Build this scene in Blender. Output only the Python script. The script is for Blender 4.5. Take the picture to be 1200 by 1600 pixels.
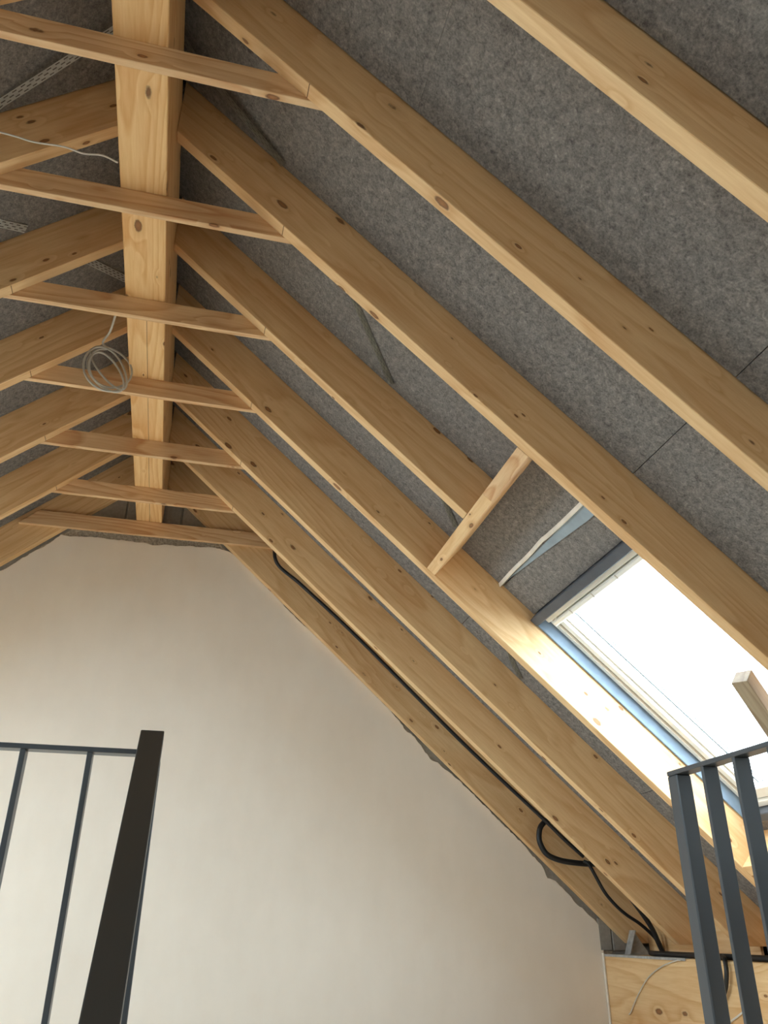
import bpy, bmesh, math, random
from mathutils import Vector, Matrix
random.seed(7)
scene = bpy.context.scene
C = scene.collection
for o in list(bpy.data.objects): bpy.data.objects.remove(o)

# ------------------------------------------------------------------ camera
R_ = Vector((0.9700, -0.2430, 0.0054)); F_ = Vector((0.2134, 0.8613, 0.4612)).normalized()
U_ = R_.cross(F_).normalized(); R_ = F_.cross(U_).normalized()
cd = bpy.data.cameras.new('camera'); cam = bpy.data.objects.new('camera', cd); C.objects.link(cam)
cd.sensor_fit = 'VERTICAL'; cd.sensor_height = 36.0; cd.sensor_width = 27.0; cd.lens = 1261.9 / 1600 * 36.0
cd.clip_start = 0.02
cam.matrix_world = Matrix(((R_.x, U_.x, -F_.x, 0.433), (R_.y, U_.y, -F_.y, 0.0), (R_.z, U_.z, -F_.z, 0.5), (0, 0, 0, 1)))
scene.camera = cam

# ------------------------------------------------------------------ sky, exposure
w = bpy.data.worlds.new('overcast_sky'); scene.world = w; w.use_nodes = True
bg = w.node_tree.nodes['Background']; bg.inputs[0].default_value = (0.76, 0.89, 1.0, 1); bg.inputs[1].default_value = 6.0
vs = scene.view_settings; vs.view_transform = 'Standard'; vs.look = 'None'; vs.exposure = 1.6; vs.gamma = 1.0; vs.use_curve_mapping = False
scene.cycles.max_bounces = 8; scene.cycles.diffuse_bounces = 6; scene.cycles.glossy_bounces = 4; scene.cycles.transparent_max_bounces = 8
scene.cycles.sample_clamp_indirect = 8.0; scene.cycles.caustics_reflective = False; scene.cycles.caustics_refractive = False

# ------------------------------------------------------------------ roof frame of reference
A = 0.72988; CA, SA, TA = math.cos(A), math.sin(A), math.tan(A)
ZU = 3.835            # apex of the two planes of rafter undersides
D = 0.254             # from rafter underside up to the felt
T = 0.061             # rafter thickness
WR = 0.099            # half width of ridge beam
RIDGE_Z = 3.391       # ridge beam underside
YK = {-1: 0.517, 0: 1.222, 1: 1.933, 2: 2.632, 3: 3.334, 4: 4.029, 5: 4.723, 6: 5.393, 7: 6.061}
def roofm(side):      # local x down the slope, z out through the roof
    if side > 0:
        return Matrix(((CA, 0, SA, 0), (0, 1, 0, 0), (-SA, 0, CA, ZU), (0, 0, 0, 1)))
    return Matrix(((-CA, 0, -SA, 0), (0, -1, 0, 0), (-SA, 0, CA, ZU), (0, 0, 0, 1)))
RM, LM = roofm(1), roofm(-1)
def rp(side, u, y, n):
    m = RM if side > 0 else LM
    return m @ Vector((u, y if side > 0 else -y, n))

# ------------------------------------------------------------------ mesh helpers
def tag(o, label=None, cat=None, group=None, kind=None):
    if label: o['label'] = label
    if cat: o['category'] = cat
    if group: o['group'] = group
    if kind: o['kind'] = kind
    return o
def link(name, me, mat=None, parent=None, mw=None):
    o = bpy.data.objects.new(name, me); C.objects.link(o)
    if me is not None and mat is not None and not me.materials: me.materials.append(mat)
    if parent is not None:
        o.parent = parent
        pm = parent.get('_m'); 
        if mw is None: mw = PM[parent.name].copy()
        o.matrix_basis = PM[parent.name].inverted() @ mw
    else:
        o.matrix_basis = mw if mw is not None else Matrix()
    PM[o.name] = (mw if mw is not None else Matrix()).copy()
    return o
PM = {}
def empty(name, loc=(0, 0, 0), parent=None):
    return link(name, None, None, parent, Matrix.Translation(loc))
def box_mesh(lo, hi, bev=0.0, seg=1):
    bm = bmesh.new(); bmesh.ops.create_cube(bm, size=1.0)
    lo, hi = Vector(lo), Vector(hi); s = hi - lo; c = (hi + lo) / 2
    for v in bm.verts: v.co = Vector((v.co.x * s.x, v.co.y * s.y, v.co.z * s.z)) + c
    if bev > 0: bmesh.ops.bevel(bm, geom=bm.edges[:], offset=bev, segments=seg, profile=0.6, affect='EDGES')
    me = bpy.data.meshes.new('m'); bm.to_mesh(me); bm.free(); return me
def boxes_mesh(lst, bev=0.0):
    bm = bmesh.new()
    for lo, hi in lst:
        r = bmesh.ops.create_cube(bm, size=1.0); lo, hi = Vector(lo), Vector(hi); s = hi - lo; c = (hi + lo) / 2
        for v in r['verts']: v.co = Vector((v.co.x * s.x, v.co.y * s.y, v.co.z * s.z)) + c
    me = bpy.data.meshes.new('m'); bm.to_mesh(me); bm.free(); return me
def prism_mesh(poly, y0, y1, bev=0.0):   # polygon in x,z extruded along y
    bm = bmesh.new()
    a = [bm.verts.new((x, y0, z)) for x, z in poly]; b = [bm.verts.new((x, y1, z)) for x, z in poly]
    n = len(poly)
    bm.faces.new(a); bm.faces.new(b[::-1])
    for i in range(n): bm.faces.new((a[i], b[i], b[(i + 1) % n], a[(i + 1) % n]))
    bmesh.ops.recalc_face_normals(bm, faces=bm.faces[:])
    if bev > 0: bmesh.ops.bevel(bm, geom=bm.edges[:], offset=bev, segments=1, profile=0.6, affect='EDGES')
    me = bpy.data.meshes.new('m'); bm.to_mesh(me); bm.free(); return me
def catmull(pts, k=8):
    P = [Vector(p) for p in pts]; P = [P[0] * 2 - P[1]] + P + [P[-1] * 2 - P[-2]]; out = []
    for i in range(1, len(P) - 2):
        for j in range(k):
            t = j / k; a, b, c, d = P[i - 1], P[i], P[i + 1], P[i + 2]
            out.append(0.5 * ((2 * b) + (c - a) * t + (2 * a - 5 * b + 4 * c - d) * t * t + (3 * b - a - 3 * c + d) * t ** 3))
    out.append(P[-2]); return out
def tube_mesh(pts, r, n=10, ribs=False, closed=False):
    bm = bmesh.new(); rings = []; up = Vector((0.13, 0.31, 0.94))
    N = len(pts)
    for i, p in enumerate(pts):
        d = (pts[min(i + 1, N - 1)] - pts[max(i - 1, 0)]).normalized()
        a = d.cross(up); a = a.normalized() if a.length > 1e-4 else d.orthogonal().normalized(); b = d.cross(a)
        up = -(a.cross(d)) if False else up
        rr = r * (1.0 if not ribs or i % 2 else 0.86)
        rings.append([bm.verts.new(p + a * rr * math.cos(2 * math.pi * q / n) + b * rr * math.sin(2 * math.pi * q / n)) for q in range(n)])
    for i in range(N - 1):
        for q in range(n): bm.faces.new((rings[i][q], rings[i][(q + 1) % n], rings[i + 1][(q + 1) % n], rings[i + 1][q]))
    bm.faces.new(rings[0][::-1]); bm.faces.new(rings[-1])
    bmesh.ops.recalc_face_normals(bm, faces=bm.faces[:])
    for f in bm.faces: f.smooth = True
    me = bpy.data.meshes.new('m'); bm.to_mesh(me); bm.free(); return me
def axes(o, x, y, z):
    x, y, z = Vector(x), Vector(y), Vector(z); o = Vector(o)
    return Matrix(((x.x, y.x, z.x, o.x), (x.y, y.y, z.y, o.y), (x.z, y.z, z.z, o.z), (0, 0, 0, 1)))

# ------------------------------------------------------------------ materials
def srgb(r, g, b):
    f = lambda c: (c / 255 / 12.92) if c / 255 <= 0.04045 else ((c / 255 + 0.055) / 1.055) ** 2.4
    return (f(r), f(g), f(b), 1)
class NT:
    def __init__(s, name):
        s.m = bpy.data.materials.new(name); s.m.use_nodes = True; s.t = s.m.node_tree; s.n = s.t.nodes
        s.b = s.n['Principled BSDF']; s.out = s.n['Material Output']
    def node(s, typ, **kw):
        n = s.n.new(typ)
        for k, v in kw.items():
            if k.startswith('in_'): pass
            else: setattr(n, k, v)
        return n
    def lk(s, a, b): s.t.links.new(a, b)
    def val(s, sock, v):
        if hasattr(v, 'links') or hasattr(v, 'is_output'): s.lk(v, sock)
        else: sock.default_value = v
    def math(s, op, a, b=0.0, c=None, clamp=False):
        n = s.node('ShaderNodeMath', operation=op); n.use_clamp = clamp
        s.val(n.inputs[0], a); s.val(n.inputs[1], b)
        if c is not None: s.val(n.inputs[2], c)
        return n.outputs[0]
    def vmath(s, op, a, b):
        n = s.node('ShaderNodeVectorMath', operation=op); s.val(n.inputs[0], a); s.val(n.inputs[1], b); return n.outputs[0]
    def noise(s, vec, scale, detail=3, rough=0.55, dist=0.0):
        n = s.node('ShaderNodeTexNoise'); s.lk(vec, n.inputs['Vector']); n.inputs['Scale'].default_value = scale
        n.inputs['Detail'].default_value = detail; n.inputs['Roughness'].default_value = rough; n.inputs['Distortion'].default_value = dist
        return n.outputs['Fac']
    def ramp(s, fac, stops):
        n = s.node('ShaderNodeValToRGB'); s.lk(fac, n.inputs[0]); e = n.color_ramp.elements
        while len(e) < len(stops): e.new(0.5)
        for i, (p, c) in enumerate(stops): e[i].position = p; e[i].color = c if len(c) == 4 else (*c, 1)
        return n.outputs[0]
    def mix(s, fac, a, b, blend='MIX'):
        n = s.node('ShaderNodeMix', data_type='RGBA', blend_type=blend)
        s.val(n.inputs[0], fac); s.val(n.inputs[6], a); s.val(n.inputs[7], b); return n.outputs[2]
    def bump(s, h, strength, dist):
        n = s.node('ShaderNodeBump'); n.inputs['Strength'].default_value = strength; n.inputs['Distance'].default_value = dist
        s.lk(h, n.inputs['Height']); s.lk(n.outputs[0], s.b.inputs['Normal'])
    def obj_co(s, rnd=True):
        tc = s.node('ShaderNodeTexCoord').outputs['Object']
        if not rnd: return tc
        oi = s.node('ShaderNodeObjectInfo').outputs['Random']
        cx = s.node('ShaderNodeCombineXYZ'); s.lk(s.math('MULTIPLY', oi, 31.7), cx.inputs[0]); s.lk(s.math('MULTIPLY', oi, 17.3), cx.inputs[1]); s.lk(s.math('MULTIPLY', oi, 23.1), cx.inputs[2])
        return s.vmath('ADD', tc, cx.outputs[0])
def plain(name, col, rough=0.5, metal=0.0, spec=0.5, noise_amt=0.06, nscale=12):
    t = NT(name); co = t.obj_co()
    f = t.noise(co, nscale, 4)
    c2 = tuple(max(0, x * (1 - noise_amt * 2)) for x in col[:3]) + (1,)
    c1 = tuple(min(1, x * (1 + noise_amt * 2)) for x in col[:3]) + (1,)
    t.lk(t.ramp(f, [(0.3, c2), (0.7, c1)]), t.b.inputs['Base Color'])
    t.b.inputs['Roughness'].default_value = rough; t.b.inputs['Metallic'].default_value = metal
    t.b.inputs['Specular IOR Level'].default_value = spec
    return t.m
def wood(name, light, dark, ring=0.5, knot_scale=9.0, knot_r=0.1, rings=16, tint=0.1):
    t = NT(name); co = t.obj_co()
    str1 = t.vmath('MULTIPLY', co, (0.07, 1, 1))
    strk = t.vmath('MULTIPLY', co, (0.42, 1, 1))
    vo = t.node('ShaderNodeTexVoronoi', feature='F1'); t.lk(strk, vo.inputs['Vector']); vo.inputs['Scale'].default_value = knot_scale
    sx = t.node('ShaderNodeSeparateColor'); t.lk(vo.outputs['Color'], sx.inputs[0])
    kd = t.math('MULTIPLY', vo.outputs['Distance'], t.math('ADD', 0.6, t.math('MULTIPLY', sx.outputs[0], 1.5)))
    halo = t.math('SUBTRACT', 1.0, t.math('DIVIDE', kd, 0.34), clamp=True)
    base = t.noise(t.vmath('MULTIPLY', co, (0.10, 1, 1)), 2.6, 2, 0.4)
    rv = t.math('ADD', t.math('MULTIPLY', base, float(rings)), t.math('MULTIPLY', halo, 1.1))
    fr = t.math('FRACT', rv)
    line = t.ramp(fr, [(0.0, (0.15, 0.15, 0.15)), (0.55, (0.45, 0.45, 0.45)), (0.88, (1, 1, 1)), (1.0, (0.15, 0.15, 0.15))])
    fine = t.noise(str1, 70, 4, 0.65)
    broad = t.noise(t.vmath('MULTIPLY', co, (0.35, 1, 1)), 3.0, 3)
    f = t.math('ADD', t.math('MULTIPLY', line, ring), t.math('MULTIPLY', fine, 0.75))
    f = t.math('ADD', f, t.math('MULTIPLY', t.math('SUBTRACT', broad, 0.5), 0.7))
    col = t.ramp(f, [(0.22, light), (0.98, dark)])
    # board to board tint
    oi = t.node('ShaderNodeObjectInfo').outputs['Random']
    hsv = t.node('ShaderNodeHueSaturation'); t.lk(col, hsv.inputs['Color'])
    t.lk(t.math('ADD', 1 - tint / 2, t.math('MULTIPLY', oi, tint)), hsv.inputs['Value'])
    col = hsv.outputs[0]
    # halo, then knot with dark ring
    col = t.mix(t.math('MULTIPLY', t.math('POWER', halo, 2.0), 0.32), col, srgb(176, 118, 62))
    kw = t.noise(co, 60, 2); kdd = t.math('ADD', kd, t.math('MULTIPLY', t.math('SUBTRACT', kw, 0.5), 0.05))
    kn = t.ramp(kdd, [(0.0, (1, 1, 1)), (knot_r * 0.85, (1, 1, 1)), (knot_r * 1.15, (0, 0, 0))])
    kc = t.ramp(kdd, [(0.0, srgb(150, 96, 52)), (knot_r * 0.6, srgb(128, 76, 38)), (knot_r, srgb(74, 40, 20))])
    col = t.mix(t.math('MULTIPLY', kn, 0.85), col, kc)
    t.lk(col, t.b.inputs['Base Color'])
    t.b.inputs['Roughness'].default_value = 0.55; t.b.inputs['Specular IOR Level'].default_value = 0.35
    t.bump(t.math('ADD', fine, t.math('MULTIPLY', line, 0.6)), 0.12, 0.003)
    return t.m
M = {}
M['rafter'] = wood('spruce_rafter', srgb(238, 204, 156), srgb(204, 153, 100), 0.34, 11.0, 0.10)
M['ridge'] = wood('spruce_ridge', srgb(243, 208, 154), srgb(214, 158, 98), 0.42, 10.0, 0.11, 22)
M['tie'] = wood('spruce_board', srgb(232, 202, 160), srgb(192, 142, 98), 0.5, 9.0, 0.10, 24)
M['plate'] = wood('glulam', srgb(238, 206, 158), srgb(210, 162, 108), 0.45, 7.0, 0.09, 18)
M['grey_wood'] = wood('weathered_timber', srgb(176, 156, 128), srgb(136, 112, 86), 0.45, 9.0, 0.08)

def felt():
    t = NT('grey_felt'); co = t.obj_co()
    a = t.noise(co, 130, 5, 0.7); b = t.noise(co, 38, 4, 0.7, 0.6); c = t.noise(co, 3.0, 3)
    f = t.math('ADD', t.math('MULTIPLY', a, 0.5), t.math('MULTIPLY', b, 0.5))
    col = t.ramp(f, [(0.34, srgb(84, 80, 78)), (0.5, srgb(126, 121, 117)), (0.60, srgb(148, 142, 136)), (0.70, srgb(182, 175, 165))])
    col = t.mix(t.math('MULTIPLY', t.math('SUBTRACT', c, 0.3), 0.35, clamp=True), col, srgb(100, 98, 97))
    t.lk(col, t.b.inputs['Base Color']); t.b.inputs['Roughness'].default_value = 0.95; t.b.inputs['Specular IOR Level'].default_value = 0.1
    t.bump(f, 0.6, 0.004); return t.m
M['felt'] = felt()
def plaster():
    t = NT('clay_plaster'); co = t.obj_co(False)
    a = t.noise(co, 2.2, 5, 0.6); b = t.noise(co, 45, 5, 0.7); c = t.noise(t.vmath('MULTIPLY', co, (1, 1, 0.35)), 7, 4)
    f = t.math('ADD', t.math('MULTIPLY', a, 0.6), t.math('MULTIPLY', c, 0.4))
    col = t.ramp(f, [(0.3, srgb(229, 219, 207)), (0.7, srgb(237, 228, 217))])
    t.lk(col, t.b.inputs['Base Color']); t.b.inputs['Roughness'].default_value = 0.85; t.b.inputs['Specular IOR Level'].default_value = 0.25
    t.bump(t.math('ADD', b, t.math('MULTIPLY', c, 1.5)), 0.10, 0.004); return t.m
M['plaster'] = plaster()
def rough_mortar():
    t = NT('rough_mortar'); co = t.obj_co()
    f = t.noise(co, 60, 6, 0.75)
    t.lk(t.ramp(f, [(0.3, srgb(130, 120, 108)), (0.5, srgb(188, 176, 160)), (0.7, srgb(216, 206, 190))]), t.b.inputs['Base Color'])
    t.b.inputs['Roughness'].default_value = 0.95; t.bump(f, 1.0, 0.012); return t.m
M['mortar'] = rough_mortar()
M['block'] = plain('concrete_block', srgb(150, 145, 138), 0.9, nscale=40)
M['underlay'] = plain('roof_underlay', srgb(58, 57, 58), 0.9)
M['white_wall'] = plain('painted_wall', srgb(222, 216, 206), 0.85, noise_amt=0.02)
M['floor'] = plain('pale_screed', srgb(226, 216, 200), 0.7, noise_amt=0.03)
M['steel'] = plain('anthracite_powder_coat', srgb(70, 74, 79), 0.32, 0.0, 0.5, 0.02)
M['steel_dark'] = plain('black_brown_steel', srgb(56, 53, 49), 0.4, 0.0, 0.5, 0.02)
M['galv'] = plain('galvanised_steel', srgb(186, 188, 188), 0.4, 0.35, 0.5, 0.10, 30)
M['strap'] = plain('bright_zinc', srgb(222, 222, 218), 0.4, 0.15, 0.5, 0.05, 30)
M['strap_dull'] = plain('dull_zinc', srgb(150, 147, 134), 0.5, 0.2, 0.4, 0.12, 20)
M['collar'] = plain('grey_insulation_collar', srgb(78, 82, 90), 0.6)
M['reveal'] = plain('grey_blue_reveal', srgb(116, 134, 152), 0.45)
M['sash'] = plain('white_window_paint', srgb(232, 230, 224), 0.3, noise_amt=0.01)
M['bead'] = plain('beige_seal', srgb(196, 186, 172), 0.5)
M['gasket'] = plain('dark_gasket', srgb(90, 96, 100), 0.5)
M['conduit'] = plain('black_conduit', srgb(22, 22, 24), 0.45)
M['cable'] = plain('white_cable', srgb(206, 202, 194), 0.4)
M['cable_grey'] = plain('grey_cable', srgb(186, 182, 174), 0.4)
M['tape'] = plain('white_membrane', srgb(224, 216, 204), 0.6)
M['film'] = plain('blue_grey_film', srgb(142, 156, 166), 0.4)
M['pencil'] = plain('pencil_line', srgb(92, 66, 42), 0.8)
def glass():
    t = NT('window_glass'); tr = t.node('ShaderNodeBsdfTransparent'); gl = t.node('ShaderNodeBsdfGlossy'); gl.inputs['Roughness'].default_value = 0.02
    lw = t.node('ShaderNodeLayerWeight'); lw.inputs[0].default_value = 0.25
    mx = t.node('ShaderNodeMixShader'); t.lk(t.math('MULTIPLY', t.math('POWER', lw.outputs['Facing'], 3.0), 0.5), mx.inputs[0]); t.lk(tr.outputs[0], mx.inputs[1]); t.lk(gl.outputs[0], mx.inputs[2])
    tr.inputs[0].default_value = (0.91, 0.93, 0.925, 1); t.lk(mx.outputs[0], t.out.inputs[0]); return t.m
M['glass'] = glass()

# ------------------------------------------------------------------ the setting
Y0, Y1 = -3.0, 6.14          # rear gable, front gable block face
XE = 4.35                    # eaves
WIN_U0, WIN_U1 = 2.88, 4.47
LONG_U0, LONG_U1 = 2.10, 4.80   # taller roof windows, added out of view to brighten the room
REAR = (-1.35, -0.58)         # unseen roof windows added behind the viewer as fill light
EXTRA = {1: [REAR], -1: [REAR] + [(YK[k] + T + 0.004, YK[k + 1] - 0.004) for k in (0, 4, 5)]}  # narrow opposite-slope windows are additions too, out of view, raising the interior light
def window_span(side):
    return (YK[2] + T + 0.004, YK[4] - 0.004)
def roof_slab(side, name):
    m = RM if side > 0 else LM; s = 1 if side > 0 else -1
    n0, n1 = D + 0.062, D + 0.16
    L = []
    def add(u0, u1, y0, y1):
        a, b = sorted((s * y0, s * y1)); L.append(((u0, a, n0), (u1, b, n1)))
    y = Y0 - 0.1
    for ya, yb in sorted(EXTRA[side] + [window_span(side)]):
        u0, u1 = (WIN_U0, WIN_U1) if (ya, yb) == window_span(side) else (LONG_U0, LONG_U1)
        add(-0.35, 5.9, y, ya); add(-0.35, u0 - 0.005, ya, yb); add(u1 + 0.005, 5.9, ya, yb); y = yb
    add(-0.35, 5.9, y, Y1 + 0.2)
    o = link(name, boxes_mesh(L), M['underlay'], None, m); tag(o, kind='structure'); return o
ceil_r = roof_slab(1, 'ceiling_right'); ceil_l = roof_slab(-1, 'ceiling_left')
# felt boards between the rafters
def felt_panel(side, ceil, u0, u1, y0, y1, n=D, bev=0.0012):
    s = 1 if side > 0 else -1; a, b = sorted((s * y0, s * y1))
    return link('felt_panel', box_mesh((u0, a, n), (u1, b, n + 0.06), bev), M['felt'], ceil, RM if side > 0 else LM)
SEAMS = {0: (1.155, 2.692, 4.2), 1: (1.150, 2.688, 4.18), 4: (1.14, 2.625, 4.136), 5: (1.14, 2.61, 4.12), 6: (1.13, 2.6, 4.1), -1: (1.16, 2.70, 4.2)}
END_U = 5.35
for side, ceil in ((1, ceil_r), (-1, ceil_l)):
    for k in (-1, 0, 1, 2, 3, 4, 5, 6):
        y0 = YK[k] + T + 0.004; y1 = YK[k + 1] - 0.006
        if k in (2, 3): cuts = [-0.22, 1.147, 2.257]
        elif side < 0 and k in (0, 4, 5): cuts = [-0.22, 1.14, LONG_U0 - 0.006]; felt_panel(side, ceil, LONG_U1 + 0.006, END_U, y0, y1)
        else: cuts = [-0.22] + list(SEAMS[k]) + [END_U]
        for u0, u1 in zip(cuts[:-1], cuts[1:]):
            g0 = 0.0002 if u0 < 1.2 else 0.0014; g1 = 0.0002 if u1 < 1.2 else 0.0014
            felt_panel(side, ceil, u0 + g0, u1 - g1, y0, y1)
    ya, yb = window_span(side)
    felt_panel(side, ceil, 2.26, 2.635, ya, yb); felt_panel(side, ceil, 2.640, WIN_U0 - 0.006, ya, yb, D + 0.006)
    felt_panel(side, ceil, WIN_U1 + 0.006, 4.596, ya, yb)
    felt_panel(side, ceil, 4.598, END_U, ya, YK[3] - 0.006); felt_panel(side, ceil, 4.598, END_U, YK[3] + T + 0.004, yb)
    # roof behind the viewer
    felt_panel(side, ceil, -0.22, END_U, Y0, REAR[0] - 0.003); felt_panel(side, ceil, -0.22, END_U, REAR[1] + 0.003, YK[-1] - 0.006)
    felt_panel(side, ceil, -0.22, LONG_U0 - 0.006, *REAR); felt_panel(side, ceil, LONG_U1 + 0.006, END_U, *REAR)

def poly_slab(name, poly, y0, y1, mat):
    o = link(name, prism_mesh(poly, y0, y1), mat); tag(o, kind='structure'); return o
gz = ZU + (D + 0.06) / CA
def under(x, n): return ZU + n / CA - TA * abs(x)
wf = poly_slab('wall_gable', [(-XE, -0.3), (XE, -0.3), (XE, under(XE, 0.31)), (0, under(0, 0.31)), (-XE, under(XE, 0.31))], Y1, Y1 + 0.2, M['block'])
wr = poly_slab('wall_rear', [(-XE, -0.3), (XE, -0.3), (XE, under(XE, 0.31)), (0, under(0, 0.31)), (-XE, under(XE, 0.31))], Y0 - 0.2, Y0, M['white_wall'])
# floor with the stair opening, stairwell and storey below
FZ = -0.10
HX0, HX1, HY0, HY1 = 0.34, 1.80, -2.2, 2.05
fl = link('floor', boxes_mesh([((-XE, Y0, -0.3), (HX0, Y1, FZ)), ((HX1, Y0, -0.3), (XE, Y1, FZ)), ((HX0, Y0, -0.3), (HX1, HY0, FZ)), ((HX0, HY1, -0.3), (HX1, Y1, FZ))]), M['floor']); tag(fl, kind='structure')
sw = link('wall_stairwell', boxes_mesh([((HX0 - 0.1, HY0, -2.8), (HX0, HY1, -0.3)), ((HX1, HY0, -2.8), (HX1 + 0.1, HY1, -0.3)), ((HX0, HY0 - 0.1, -2.8), (HX1, HY0, -0.3)), ((HX0, HY1, -2.8), (HX1, HY1 + 0.1, -0.3))]), M['white_wall']); tag(sw, kind='structure')
lf = link('floor_below', box_mesh((HX0 - 0.1, HY0 - 0.1, -2.9), (HX1 + 0.1, HY1 + 0.1, -2.8)), M['floor']); tag(lf, kind='structure')
for s, nm in ((1, 'wall_eaves_right'), (-1, 'wall_eaves_left')):
    x0, x1 = sorted((s * 4.0, s * XE))
    o = link(nm, box_mesh((x0, Y0, -0.3), (x1, Y1, 0.37)), M['white_wall']); tag(o, kind='structure')

# plaster sheet on the gable with its ragged edge
PL = [(-0.786,3.098),(-0.745,3.128),(-0.706,3.168),(-0.672,3.212),(-0.649,3.241),(-0.58,3.232),(-0.514,3.237),(-0.44,3.247),(-0.353,3.249),(-0.27,3.244),(-0.178,3.248),(-0.09,3.241),(-0.010,3.246),(0.045,3.230),(0.090,3.235),(0.15,3.249),(0.219,3.245),(0.32,3.258),(0.420,3.257),(0.50,3.268),(0.572,3.264),(0.662,3.240),(0.717,3.206),(0.857,3.090),(1.118,2.838),(1.18,2.772),(1.243,2.716),(1.40,2.592),(1.592,2.420),(1.80,2.236),(1.961,2.081),(2.005,2.05),(2.049,1.992),(2.085,1.962),(2.131,1.893),(2.19,1.855),(2.239,1.800),(2.29,1.73),(2.345,1.672),(2.39,1.662),(2.431,1.622),(2.502,1.580),(2.66,1.445),(2.771,1.345),(2.90,1.226),(3.040,1.102),(3.11,1.025),(3.188,0.950),(3.21,0.905),(3.226,0.862),(3.27,0.852),(3.306,0.830),(3.35,0.79),(3.387,0.757),(3.42,0.715),(3.451,0.684),(3.50,0.652),(3.536,0.617),(3.575,0.590),(3.602,0.558),(3.625,0.52),(3.636,0.486),(3.634,0.434),(3.624,0.405),(3.624,0.376),(3.624,-0.095)]
left = []
x = -0.80; rnd = random.Random(3)
while x > -3.85:
    left.append((x, ZU - TA * abs(x) - 0.02 - 0.035 * rnd.random())); x -= 0.07 + 0.05 * rnd.random()
left.append((-3.85, 0.36)); left.append((-3.85, -0.095))
poly = left[::-1] + PL
jag = []
for (xa, za), (xb, zb) in zip(poly[:-1], poly[1:]):
    jag.append((xa, za)); d = math.hypot(xb - xa, zb - za)
    if 0.03 < d < 0.6:
        n = max(1, int(d / 0.018))
        for i in range(1, n):
            t = i / n; jag.append((xa + (xb - xa) * t + rnd.uniform(-.004, .004), za + (zb - za) * t + rnd.uniform(-.004, .004)))
jag.append(poly[-1])
o = link('plaster_coat', prism_mesh(jag, 6.126, Y1 + 0.001), M['plaster'], wf)
# rough mortar showing past the plaster edge
mz = []
for s in (-1, 1):
    pts = [(s * q, ZU - TA * q + 0.03) for q in ([0.55, 1.2, 2.0, 2.8, 3.5, 3.72] if s > 0 else [3.72, 2.8, 2.0, 1.2, 0.55])]
    mz += pts
pm = [(-3.72, 0.35)] + mz[:5] + [(0.0, 3.335)] + mz[5:] + [(3.72, 0.35), (2.0, 1.6), (0.6, 3.0), (-0.6, 3.0), (-2.0, 1.6)]
bm = bmesh.new()
def mortar_strip():
    bm = bmesh.new(); rows = []
    path = [(-3.70, 0.40), (-0.52, 3.335), (0.52, 3.335), (3.70, 0.42)]
    pts = []
    for (xa, za), (xb, zb) in zip(path[:-1], path[1:]):
        n = int(math.hypot(xb - xa, zb - za) / 0.02)
        for i in range(n): t = i / n; pts.append((xa + (xb - xa) * t, za + (zb - za) * t))
    pts.append(path[-1])
    for i, (x, z) in enumerate(pts):
        row = []
        for j in range(9):
            f = j / 8; dx = -x * 0.0
            zz = z + 0.02 - f * 0.22; 
            row.append(bm.verts.new((x + rnd.uniform(-.003, .003), 6.1345 + rnd.uniform(-.005, .005), zz + rnd.uniform(-.004, .004))))
        rows.append(row)
    for a, b in zip(rows[:-1], rows[1:]):
        for j in range(8): bm.faces.new((a[j], a[j + 1], b[j + 1], b[j]))
    me = bpy.data.meshes.new('m'); bm.to_mesh(me); bm.free(); return me
link('mortar_edge', mortar_strip(), M['mortar'], wf)
# concrete blocks left bare round the ridge beam and at the eaves corner
for x0, x1, z0, z1 in ((-0.62, -0.195, 3.36, 3.60), (-0.185, 0.238, 3.36, 3.60), (0.248, 0.62, 3.36, 3.60), (-0.40, -0.01, 3.61, 3.80), (0.0, 0.40, 3.61, 3.80)):
    link('block', box_mesh((x0, 6.1235, z0), (x1, Y1 + 0.01, z1), 0.006), M['block'], wf)
for x0, x1, z0, z1 in ((3.60, 3.70, 0.385, 0.60), (3.705, 3.90, 0.385, 0.52)):
    link('block', box_mesh((x0, 6.1245, z0), (x1, Y1 + 0.01, z1), 0.006), M['block'], wf)

# ------------------------------------------------------------------ timber frame
def rafter(side, k, u0, u1, label, mark_u=None, bottom_cut=True):
    s = 1 if side > 0 else -1
    m = (RM if side > 0 else LM) @ Matrix.Translation((u0, s * (YK[k] + T / 2), 0))
    o = link('rafter', None, None, None, None) if False else None
    # profile in the slope plane: plumb cut at the ridge beam, level cut on the wall plate
    L = u1 - u0; dep = D + 0.055
    poly = [(0, 0), (L, 0), (L + dep * (CA / SA) * 0.0, dep), (0 - dep * 0.0, dep)]
    # plumb cut at ridge: going up by n moves towards the ridge by n*tan(A)
    poly[3] = (-dep * TA, dep)
    if bottom_cut: poly[2] = (L + dep * CA / SA, dep)
    o = link('rafter', prism_mesh(poly, -T / 2, T / 2, 0.0025), M['rafter'], None, m)
    tag(o, label, 'rafter', 'rafters of the %s slope' % ('window' if side > 0 else 'opposite'))
    if mark_u is not None:
        mm = m @ Matrix.Translation((mark_u - u0, -T / 2 if True else 0, 0))
        link('pencil_mark', box_mesh((-0.0015, 0.001, -0.0006), (0.0015, T * 0.96, 0.002)), M['pencil'], o, mm)
    return o
U_TOP = WR / CA + 0.002
U_END = 5.10
ordn = {0: 'first', 1: 'second', 2: 'third', 3: 'fourth', 4: 'fifth', 5: 'sixth', 6: 'seventh', 7: 'last'}
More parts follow.
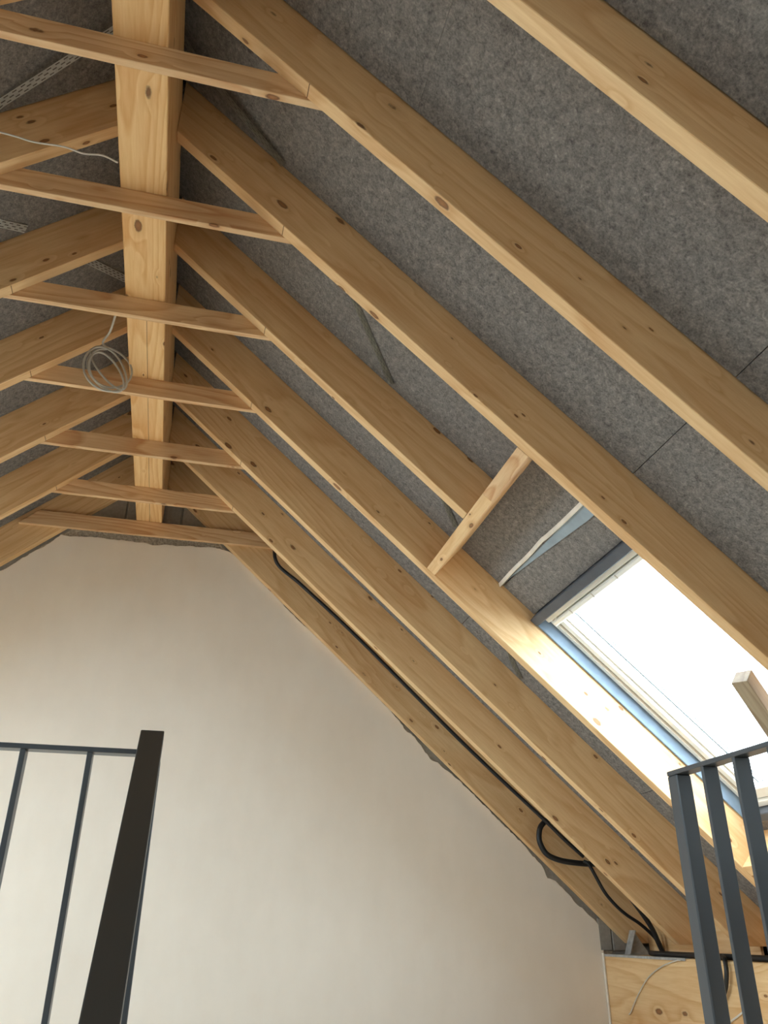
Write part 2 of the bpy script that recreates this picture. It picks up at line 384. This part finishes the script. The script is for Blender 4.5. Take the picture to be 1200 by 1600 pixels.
RLAB = {
 -1: 'pale spruce rafter overhead, nearer than every other on the skylight slope',
 0: 'pale spruce rafter crossing the upper corner, nearest of the skylight slope',
 1: 'long spruce rafter meeting the nearest collar board, between bare felt bays',
 2: 'long spruce rafter along the near side of the skylight',
 3: 'short spruce rafter cut off at the trimmer above the skylight',
 4: 'spruce rafter along the far side of the skylight, brightly lit by it',
 5: 'knotty spruce rafter, first one past the skylight towards the gable',
 6: 'spruce rafter with the black conduit tucked behind it',
 7: 'spruce rafter lying against the plastered gable, skylight side'}
LLAB = {
 -1: 'spruce rafter of the far slope overhead, nearest to the viewer',
 0: 'spruce rafter of the slope opposite the skylight, second nearest',
 1: 'spruce rafter at the top corner opposite the skylight slope',
 2: 'broad spruce rafter crossed by a thin loose white cable',
 3: 'spruce rafter opposite the skylight, just before the white bracing strap',
 4: 'spruce rafter behind the coil of grey cable, opposite the skylight',
 5: 'spruce rafter opposite the skylight, third from the gable',
 6: 'spruce rafter opposite the skylight, second from the gable',
 7: 'spruce rafter against the gable, opposite the skylight slope'}
MARK = {k: 0.83 for k in range(1, 7)}
for k in range(-1, 8):
    rafter(1, k, U_TOP, 2.255 if k == 3 else U_END, RLAB[k], MARK.get(k), k != 3)
    rafter(-1, k, U_TOP, 2.255 if k == 3 else U_END, LLAB[k], MARK.get(k), k != 3)
# below the skylights the cut rafter goes on
for side in (1, -1):
    s = side
    m = (RM if side > 0 else LM) @ Matrix.Translation((4.60, s * (YK[3] + T / 2), 0))
    o = link('rafter', prism_mesh([(0, 0), (0.5, 0), (0.5 + 0.3 * CA / SA, 0.3), (0, 0.3)], -T / 2, T / 2, 0.0025), M['rafter'], None, m)
    tag(o, 'short rafter stub below the %s skylight' % ('visible' if side > 0 else 'opposite'), 'rafter')
# trimmers above and below each skylight
for side in (1, -1):
    s = side; ya, yb = YK[2] + T + 0.002, YK[4] - 0.002
    for u0, lab in ((2.257, 'upper'), (4.535, 'lower')):
        mm = (RM if side > 0 else LM) @ axes((u0, s * (ya if s > 0 else yb), 0), (0, 1, 0), (-1, 0, 0), (0, 0, 1))
        if lab == 'upper' and side > 0:
            t = empty('trimmer', rp(side, u0, ya, 0)); 
            tag(t, 'trimmer board spanning between two rafters above the skylight', 'trimmer')
            split = 3.12 - ya
            link('board', box_mesh((0, -0.062, 0.0), (split, 0, D - 0.004), 0.002), M['tie'], t, mm)
            link('board', box_mesh((split + 0.001, -0.060, 0.001), (yb - ya, 0, D - 0.004), 0.002), M['rafter'], t, mm)
        else:
            t = link('trimmer', box_mesh((0, -0.062, 0.0), (yb - ya, 0, D - 0.004), 0.002), M['rafter'], None, mm)
            tag(t, 'trimmer board %s the %s skylight' % ('above' if lab == 'upper' else 'below', 'pictured' if side > 0 else 'opposite'), 'trimmer')
# ridge beam
m = axes((0, Y0 + 0.05, 0), (0, 1, 0), (-1, 0, 0), (0, 0, 1))
o = link('ridge_beam', box_mesh((0, -WR, RIDGE_Z), (Y1 - 0.03 - Y0 - 0.05, WR, RIDGE_Z + 0.56), 0.004), M['ridge'], None, m)
link('drying_crack', box_mesh((6.35, -0.006, RIDGE_Z - 0.0006), (9.0, -0.0035, RIDGE_Z + 0.001)), M['pencil'], o, m)
tag(o, 'thick glued spruce ridge beam running along the roof peak', 'beam')
# collar boards behind each rafter pair
TZ, TH, TT = 3.272, 0.1185, 0.031
TLAB = {1: 'collar board nearest the viewer, crossing high under the ridge beam', 2: 'second collar board from the viewer, crossing under the ridge beam',
 3: 'third collar board, the grey cable hangs down from it', 4: 'knotty collar board with the coiled grey cable in front',
 5: 'fifth collar board from the viewer, just past the coiled cable', 6: 'collar board last but one before the gable, right above the lowest'}
for k in range(1, 7):
    y = YK[k] + T + 0.0008
    xb = (ZU - TZ) / TA + 0.10; xt = (ZU - TZ - TH) / TA + 0.10
    me = prism_mesh([(-xb, TZ), (xb, TZ), (xt, TZ + TH - 0.0006), (-xt, TZ + TH - 0.0006)], 0, TT, 0.002)
    o = link('collar_board', me, M['tie'], None, Matrix.Translation((0, y, 0)))
    tag(o, TLAB[k], 'collar board', 'collar boards')
me = prism_mesh([(-0.953, 3.262), (1.02, 3.276), (0.90, 3.395), (-0.825, 3.385)], 0, TT, 0.002)
o = link('collar_board', me, M['tie'], None, Matrix.Translation((0, YK[7] - TT - 0.001, 0)))
tag(o, 'lowest collar board, nailed over the rafters right at the gable', 'collar board', 'collar boards')
# wall plates, blocking between rafter feet
for s, lab in ((1, 'glulam wall plate beam at the eaves below the skylight slope'), (-1, 'glulam wall plate beam at the eaves opposite the skylight')):
    m = axes((s * 3.62, Y0 + 0.02, 0), (0, 1, 0), (-1, 0, 0), (0, 0, 1))
    lo, hi = ((0, -0.36, FZ + 0.001), (6.10 - Y0, 0, 0.362)) if s > 0 else ((0, 0, FZ + 0.001), (6.10 - Y0, 0.36, 0.362))
    tag(link('wall_plate', box_mesh(lo, hi, 0.004), M['plate'], None, m), lab, 'beam')
BLAB = {3: 'blocking board at the eaves straight below the skylight', 4: 'blocking board at the eaves, third from the gable', 5: 'blocking board at the eaves, second from the gable', 6: 'blocking board in the eaves corner at the gable'}
for k in range(3, 7):
    y0, y1 = YK[k] + T + 0.003, YK[k + 1] - 0.003
    m = axes((3.97, y0, 0), (0, 1, 0), (-1, 0, 0), (0, 0, 1))
    o = link('blocking_board', box_mesh((0, -0.01, 0.364), (y1 - y0, 0.01, 0.60), 0.001), M['plate'], None, m)
    tag(o, BLAB[k], 'board', 'blocking boards between rafter feet')

# ------------------------------------------------------------------ skylights
def skylight(side, name, label, span=None):
    W0, W1 = (LONG_U0, LONG_U1) if span else (WIN_U0, WIN_U1); ya, yb = span or window_span(side); s = 1 if side > 0 else -1; m = RM if side > 0 else LM
    t = empty(name, rp(side, W0, (ya + yb) / 2, D)); tag(t, label, 'window', kind='structure')
    def part(nm, lst, mat, par=t, bev=0.0):
        L = []
        for (u0, y0, n0), (u1, y1, n1) in lst:
            a, b = sorted((s * y0, s * y1)); L.append(((u0, a, n0), (u1, b, n1)))
        me = box_mesh(*L[0], bev) if len(L) == 1 else boxes_mesh(L)
        return link(nm, me, mat, par, m)
    n = D
    # insulation collar: the top bar stands proud, the sides form the reveal
    col = part('insulation_collar', [((W0, ya, n - 0.042), (W0 + 0.052, yb, n + 0.10))], M['collar'], t, 0.004)
    part('collar_bottom', [((W1 - 0.05, ya, n - 0.02), (W1, yb, n + 0.10))], M['collar'], t, 0.004)
    for y0, y1 in ((yb - 0.012, yb), (ya, ya + 0.012)):
        part('reveal_strip', [((W0 + 0.053, y0, n - 0.035), (W1 - 0.051, y1, n + 0.10))], M['reveal'], t, 0.002)
    # fixed frame
    ia, ib = ya + 0.013, yb - 0.013; u0, u1 = W0 + 0.054, W1 - 0.052
    for lo, hi in (((u0, ib - 0.035, n + 0.035), (u1, ib, n + 0.13)), ((u0, ia, n + 0.035), (u1, ia + 0.035, n + 0.13)),
                   ((u0, ia + 0.036, n + 0.000), (u0 + 0.03, ib - 0.036, n + 0.13)), ((u1 - 0.035, ia + 0.036, n + 0.03), (u1, ib - 0.036, n + 0.13))):
        part('frame_bar', [(lo, hi)], M['sash'], t, 0.004)
    for y0 in (ib - 0.0385, ia + 0.036):
        part('seal', [((u0 + 0.031, y0, n + 0.030), (u1 - 0.036, y0 + 0.0025, n + 0.12))], M['bead'], t)
    # sash
    sa, sb = ia + 0.040, ib - 0.040; v0, v1 = u0 + 0.032, u1 - 0.037
    sash = empty('sash', rp(side, v0, (sa + sb) / 2, n + 0.05), t)
    for lo, hi in (((v0, sb - 0.05, n + 0.045), (v1, sb, n + 0.10)), ((v0, sa, n + 0.045), (v1, sa + 0.05, n + 0.10)),
                   ((v0, sa + 0.051, n + 0.020), (v0 + 0.045, sb - 0.051, n + 0.10)), ((v1 - 0.07, sa + 0.051, n + 0.045), (v1, sb - 0.051, n + 0.10))):
        part('sash_bar', [(lo, hi)], M['sash'], sash, 0.008)
    for y0 in (sb - 0.064, sa + 0.052):
        part('glazing_bead', [((v0 + 0.046, y0, n + 0.062), (v1 - 0.071, y0 + 0.012, n + 0.076))], M['bead'], sash, 0.003)
    # ventilation flap bar with its catches along the top
    flap = part('ventilation_flap', [((v0 + 0.006, sa + 0.02, n - 0.004), (v0 + 0.040, sb - 0.02, n + 0.0195))], M['sash'], sash, 0.008)
    for q in (0.18, 0.40, 0.62, 0.84):
        y0 = sb - 0.05 - q * (sb - sa - 0.1)
        part('catch', [((v0 + 0.008, y0, n - 0.007), (v0 + 0.036, y0 + 0.008, n - 0.0042))], M['bead'], sash, 0.001)
    part('glass_pane', [((v0 + 0.040, sa + 0.045, n + 0.0775), (v1 - 0.065, sb - 0.045, n + 0.0815))], M['glass'], sash)
    # edge of the outer cladding seen through the glass
    for y0, wd, mt in ((sb - 0.135, 0.009, 'gasket'), (sb - 0.170, 0.004, 'gasket'), (sa + 0.13, 0.009, 'gasket')):
        part('cladding_edge', [((v0 + 0.046, y0, n + 0.083), (v1 - 0.071, y0 + wd, n + 0.088))], M[mt], sash)
    # daylight sampling through the opening
    la = bpy.data.lights.new('skylight_portal', 'AREA'); la.shape = 'RECTANGLE'; la.size = v1 - v0; la.size_y = sb - sa
    la.cycles.is_portal = True
    lo = bpy.data.objects.new('skylight_portal', la); C.objects.link(lo); lo['kind'] = 'helper'
    lo.matrix_world = m @ Matrix.Translation(((v0 + v1) / 2, s * (sa + sb) / 2, n + 0.14))
    return t
skylight(1, 'window_1', 'roof window with white sash between two rafters')
skylight(-1, 'window_2', 'roof window on the opposite slope')
skylight(1, 'window_7', 'unseen roof window added for fill light, near end of the skylight slope', REAR)
for i, sp_ in enumerate(EXTRA[-1][1:]): skylight(-1, 'window_%d' % (4 + i), 'narrow unseen roof window added for fill light on the opposite slope', sp_)
skylight(-1, 'window_3', 'unseen roof window added for fill light, near end of the opposite slope', REAR)

# membrane flap in the felt joint above the skylight
pts = [(2.613, 4.02), (2.608, 3.80), (2.610, 3.60), (2.604, 3.42), (2.608, 3.36), (2.614, 3.15), (2.617, 2.75)]
cp = catmull([rp(1, u, y, D - 0.006) for u, y in pts], 6)
bm = bmesh.new(); nrm = RM.to_3x3() @ Vector((0, 0, 1)); ud = RM.to_3x3() @ Vector((1, 0, 0)); rows = []
for p in cp:
    rows.append([bm.verts.new(p - ud * 0.004), bm.verts.new(p + ud * 0.012 - nrm * 0.012), bm.verts.new(p + ud * 0.018 - nrm * 0.010), bm.verts.new(p + ud * 0.016 + nrm * 0.004)])
for a, b in zip(rows[:-1], rows[1:]):
    for j in range(3): bm.faces.new((a[j], a[j + 1], b[j + 1], b[j]))
me = bpy.data.meshes.new('m'); bm.to_mesh(me); bm.free()
mf = empty('membrane_strip', rp(1, 2.62, 3.4, D)); tag(mf, 'loose white membrane strip in the felt joint above the skylight', 'membrane strip')
link('white_strip', me, M['tape'], mf, Matrix())
bm = bmesh.new(); q = [rp(1, 2.632, 3.93, D - 0.003), rp(1, 2.632, 2.72, D - 0.003), rp(1, 2.705, 2.72, D - 0.004), rp(1, 2.700, 3.05, D - 0.004), rp(1, 2.66, 3.55, D - 0.002)]
f1 = [bm.verts.new(v) for v in q]; f2 = [bm.verts.new(v + nrm * 0.002) for v in q]
bm.faces.new(f1); bm.faces.new(f2[::-1])
for i in range(5): bm.faces.new((f1[i], f2[i], f2[(i + 1) % 5], f1[(i + 1) % 5]))
bmesh.ops.recalc_face_normals(bm, faces=bm.faces[:])
me = bpy.data.meshes.new('m'); bm.to_mesh(me); bm.free(); link('grey_film', me, M['film'], mf, Matrix())

# ------------------------------------------------------------------ perforated bracing straps
def strap(side, pts, label, wdt=0.04, lift=0.008):
    P = []
    for (a, b) in zip(pts[:-1], pts[1:]):
        L = math.dist(a[:2], b[:2]); n = max(1, int(L / 0.02))
        for i in range(n):
            t = i / n; P.append((a[0] + (b[0] - a[0]) * t, a[1] + (b[1] - a[1]) * t, a[2] + (b[2] - a[2]) * t))
    P.append(pts[-1])
    bm = bmesh.new(); rows = []
    prof = [-0.5, -0.36, -0.24, -0.06, 0.06, 0.24, 0.36, 0.5]
    for i, (u, y, n) in enumerate(P):
        a, b = P[max(0, i - 1)], P[min(len(P) - 1, i + 1)]
        du, dy = b[0] - a[0], b[1] - a[1]; l = math.hypot(du, dy); pu, py = -dy / l, du / l
        rows.append([bm.verts.new(rp(side, u + pu * wdt * q, y + py * wdt * q, n - lift)) for q in prof])
    for i, (a, b) in enumerate(zip(rows[:-1], rows[1:])):
        if any(YK[k] - 0.03 < q[1] < YK[k] + T + 0.03 for k in YK for q in (P[i], P[i + 1]) if True): continue   # hidden above a rafter
        for j in range(7):
            if (j in (1, 5) and i % 2 == 0) or (j == 3 and i % 2 == 1): continue      # punched holes
            bm.faces.new((a[j], a[j + 1], b[j + 1], b[j]))
    r = bmesh.ops.solidify(bm, geom=bm.faces[:], thickness=0.0015)
    me = bpy.data.meshes.new('m'); bm.to_mesh(me); bm.free()
    o = link('bracing_strap', me, M['strap' if side < 0 else 'strap_dull']); tag(o, label, 'metal strap', 'perforated bracing straps'); return o
strap(1, [(-0.151, 2.345, D - 0.03), (0.0, 2.415, D - 0.04), (0.241, 2.495, D - 0.03), (0.694, 2.635, D), (1.174, 3.019, D), (1.55, 3.335, D), (2.108, 3.80, D), (2.218, 3.89, D)], 'perforated steel strap running diagonally over the felt above the skylight')
strap(1, [(2.90, 4.49, D), (3.0, 4.587, D), (3.143, 4.70, D)], 'short piece of perforated strap past the skylight rafter')
strap(-1, [(-0.10, 2.29, D - 0.03), (0.056, 2.345, D - 0.04), (0.372, 2.465, D - 0.03), (0.606, 2.575, D), (0.72, 2.63, D)], 'bright perforated strap beside the ridge, nearest the viewer', 0.045)
strap(-1, [(-0.05, 4.02, D), (0.052, 3.947, D), (0.251, 3.712, D), (0.581, 3.309, D), (0.716, 3.206, D), (1.2, 2.72, D)], 'perforated strap on the opposite slope, further along the ridge', 0.045)

# ------------------------------------------------------------------ conduits and cables
def tube_thing(name, pts, r, mat, label, cat, k=8, ribs=False, group=None):
    o = link(name, tube_mesh(catmull(pts, k), r, 10, ribs), M[mat]); tag(o, label, cat, group); return o
tube_thing('conduit', [(0.988,5.85,3.20),(1.0,5.85,3.11),(1.035,5.85,3.045),(1.10,5.85,2.99),(1.175,5.85,2.938),(1.269,5.85,2.862),(1.478,5.85,2.688),(1.685,5.85,2.508),(1.89,5.85,2.322),(2.39,5.85,1.862),(2.682,5.85,1.604),(2.874,5.85,1.440),(3.12,5.85,1.232),(3.26,5.85,1.108),(3.40,5.85,0.995)], 0.014, 'conduit', 'black conduit running down behind the rafter next to the gable', 'conduit', 12)
tube_thing('conduit', [(3.46,5.78,1.02),(3.32,5.86,1.15),(3.20,5.9,1.245),(3.11,5.9,1.205),(3.083,5.9,1.120),(3.102,5.9,1.050),(3.147,5.9,1.0),(3.235,5.9,0.970),(3.335,5.9,0.957),(3.447,5.9,0.951),(3.56,5.86,0.95)], 0.020, 'conduit', 'black conduit bent into a loop beside the gable rafter', 'conduit', 10)
tube_thing('conduit', [(3.405,5.868,0.967),(3.436,5.85,0.943),(3.486,5.85,0.854),(3.54,5.85,0.759),(3.61,5.85,0.681),(3.692,5.85,0.616),(3.79,5.85,0.559),(3.884,5.85,0.482),(3.916,5.85,0.430),(3.93,5.84,0.385)], 0.012, 'conduit', 'thin black conduit curving down to the wall plate corner', 'conduit')
tube_thing('conduit', [(3.70,5.80,0.74),(3.80,5.80,0.61),(3.855,5.80,0.520),(3.885,5.80,0.445),(3.91,5.80,0.385)], 0.018, 'conduit', 'thick black conduit dropping onto the wall plate', 'conduit')
tube_thing('conduit', [(3.70,5.60,0.381),(3.665,5.45,0.381),(3.66,5.30,0.381),(3.66,5.10,0.381),(3.66,4.83,0.381),(3.66,4.55,0.381),(3.66,4.2,0.381)], 0.017, 'conduit', 'black conduit lying along the top of the wall plate', 'conduit')
tube_thing('conduit', [(3.627,4.69,0.381),(3.61,4.65,0.376),(3.597,4.63,0.362),(3.588,4.62,0.31),(3.588,4.65,0.235),(3.59,4.70,0.175),(3.595,4.745,0.11),(3.595,4.76,0.05)], 0.013, 'conduit', 'black conduit end hanging over the wall plate face', 'conduit')
tube_thing('cable', [(3.606,5.10,0.352),(3.607,5.16,0.348),(3.610,5.357,0.305),(3.610,5.534,0.233),(3.610,5.690,0.125),(3.610,5.80,0.03),(3.610,5.83,0.012)], 0.0035, 'cable', 'thin pale wire hanging in an arc on the wall plate', 'cable')
tube_thing('cable', [(3.612,4.50,0.14),(3.612,4.551,0.125),(3.612,4.616,0.096),(3.612,4.698,0.060),(3.612,4.75,0.02),(3.612,4.79,0.010)], 0.005, 'cable', 'short white wire low on the wall plate behind the railing', 'cable')
tube_thing('cable', [(-0.74,2.56,3.412),(-0.646,2.55,3.407),(-0.573,2.55,3.411),(-0.505,2.55,3.405),(-0.439,2.55,3.395),(-0.321,2.55,3.402),(-0.243,2.55,3.386),(-0.167,2.55,3.397),(-0.103,2.56,3.384)], 0.0038, 'cable', 'thin white cable strung from the ridge beam across a rafter', 'cable')
# coil of cable: several loose turns hanging from the third collar board
coil = []
cx, cy, cz = -0.200, 3.985, 3.330
pts = [(-0.128, 3.440, 3.395), (-0.135, 3.47, 3.36), (-0.165, 3.62, 3.43), (-0.205, 3.80, 3.46), (-0.255, 3.94, 3.485)]
ux = Vector((0.62, 0.0, -0.78)); uz = Vector((0.74, 0.0, 0.67))
turns = 3.6; N = 66
rr = random.Random(5)
for i in range(N):
    t = i / (N - 1) * turns * 2 * math.pi + 2.6
    a = 0.150 + 0.022 * math.sin(t * 0.37 + 1) ; b = 0.090 + 0.028 * math.sin(t * 0.61)
    p = Vector((cx, cy, cz)) + ux * (a * math.cos(t) + 0.016 * math.sin(t * .29)) + uz * (b * math.sin(t) + 0.018 * math.cos(t * .41))
    p.y = cy + 0.016 * math.sin(t * 0.5 + 0.4) - 0.012
    pts.append(tuple(p))
tube_thing('cable_coil', pts, 0.0062, 'cable_grey', 'coil of pale grey cable hanging from a collar board', 'cable', 4)

# ------------------------------------------------------------------ eaves hardware
fp = empty('angle_bracket', (3.82, 5.99, 0.364)); tag(fp, 'galvanised triangular angle bracket on the wall plate by the gable', 'bracket')
link('gusset', prism_mesh([(3.752, 0.366), (3.812, 0.516), (3.918, 0.366)], 5.995, 6.000), M['galv'], fp, Matrix())
link('flange', prism_mesh([(3.745, 0.366), (3.752, 0.366), (3.812, 0.516), (3.805, 0.520)], 5.960, 6.040), M['galv'], fp, Matrix())
link('foot', box_mesh((3.735, 5.955, 0.3625), (3.925, 6.045, 0.366), 0.0008), M['galv'], fp, Matrix())
sp = link('steel_strip', boxes_mesh([((3.613, 5.06, 0.3628), (3.655, 6.10, 0.3650)), ((3.613, 5.06, 0.350), (3.6155, 6.10, 0.3630))]), M['galv'])
tag(sp, 'thin galvanised strip along the wall plate edge by the gable', 'metal strip')
sb = link('corner_bead', box_mesh((3.607, 6.104, FZ + 0.001), (3.618, 6.1245, 0.372), 0.002), M['tape']); tag(sb, 'white sealant bead between wall plate and gable plaster', 'sealant')

# leaning timber in front of the skylight
top = Vector((2.612, 2.762, 1.425)); ft = Vector((3.725, 3.30, 0.372))
ax = (ft - top).normalized(); v = (top - Vector((0.433, 0, 0.5))).normalized()
e = ax.cross(v).normalized(); g = ax.cross(e).normalized()
th = math.radians(34)
bx_ = e * math.cos(th) + g * math.sin(th); by_ = ax.cross(bx_)
hs = 0.036
pm_ = axes(top, ax, bx_, by_)
tag(link('timber_batten', box_mesh((0, -hs, -hs), ((ft - top).length - 0.03, hs, hs), 0.002), M['grey_wood'], None, pm_), 'loose squared timber leaning in front of the skylight glass', 'timber')

# ------------------------------------------------------------------ railings
RZ = 0.900
r1 = empty('stair_railing', (1.787, 1.0, 0)); tag(r1, 'dark steel railing of flat bars in front of the skylight', 'railing')
link('top_rail', box_mesh((1.764, -0.9, RZ - 0.012), (1.810, 2.075, RZ), 0.0015), M['steel'], r1, Matrix())
link('bottom_rail', box_mesh((1.7645, -0.9, -0.030), (1.8095, 2.029, -0.018), 0.0015), M['steel'], r1, Matrix())
link('end_post', box_mesh((1.764, 2.030, FZ), (1.810, 2.075, RZ - 0.0125), 0.003), M['steel'], r1, Matrix())
y = 1.912; bar = None
while y > -0.85:
    if bar is None:
        bar = box_mesh((1.765, -0.006, -0.0175), (1.809, 0.006, RZ - 0.0125), 0.0012)
    link('baluster', bar, M['steel'], r1, Matrix.Translation((0, y, 0))); y -= 0.132
link('end_post', box_mesh((1.764, -0.9, FZ), (1.810, -0.855, RZ - 0.0125), 0.003), M['steel'], r1, Matrix())
r2 = empty('stair_railing', (0.3, 2.17, 0)); tag(r2, 'dark steel railing with sloping handrail in front of the plastered wall', 'railing')
ry = 2.165
link('top_rail', box_mesh((-1.9, ry - 0.022, RZ - 0.012), (0.338, ry + 0.022, RZ), 0.0015), M['steel'], r2, Matrix())
link('bottom_rail', box_mesh((-1.9, ry - 0.022, -0.030), (0.338, ry + 0.022, -0.018), 0.0015), M['steel'], r2, Matrix())
bar = None; x = 0.225
while x > -1.85:
    if bar is None: bar = box_mesh((-0.0065, -0.021, -0.0175), (0.0065, 0.021, RZ - 0.0125), 0.0012)
    link('baluster', bar, M['steel'], r2, Matrix.Translation((x, ry, 0))); x -= 0.154
link('end_post', box_mesh((-1.94, ry - 0.022, FZ), (-1.902, ry + 0.022, RZ), 0.003), M['steel'], r2, Matrix())
link('end_post', box_mesh((0.357, ry + 0.002, FZ), (0.3945, ry + 0.046, RZ - 0.02), 0.003), M['steel'], r2, Matrix())
hd = Vector((0.004, -0.787, -0.617)).normalized(); hx = Vector((1, 0, 0)); hx = (hx - hd * hx.dot(hd)).normalized(); hz = hd.cross(hx) ; 
if hz.z < 0: hz = -hz
hm = axes((0.337, 2.150, 0.950), hd, hx, hd.cross(hx))
sg = 1 if hd.cross(hx).z > 0 else -1
lo, hi = ((0, 0, -0.04), (4.6, 0.058, 0)) if sg > 0 else ((0, 0, 0), (4.6, 0.058, 0.04))
link('handrail', box_mesh(lo, hi, 0.003, 2), M['steel_dark'], r2, hm)
# stairs below, down the opening
st = empty('staircase', (1.07, 2.0, 0)); tag(st, 'pale wooden staircase descending under the railing', 'staircase')
tr = box_mesh((HX0 + 0.06, -0.28, -0.04), (HX1 - 0.02, 0.0, 0.0), 0.004)
for i in range(1, 14):
    link('tread', tr, M['plate'], st, Matrix.Translation((0, HY1 - 0.01 - (i - 1) * 0.25, FZ - i * 0.192)))
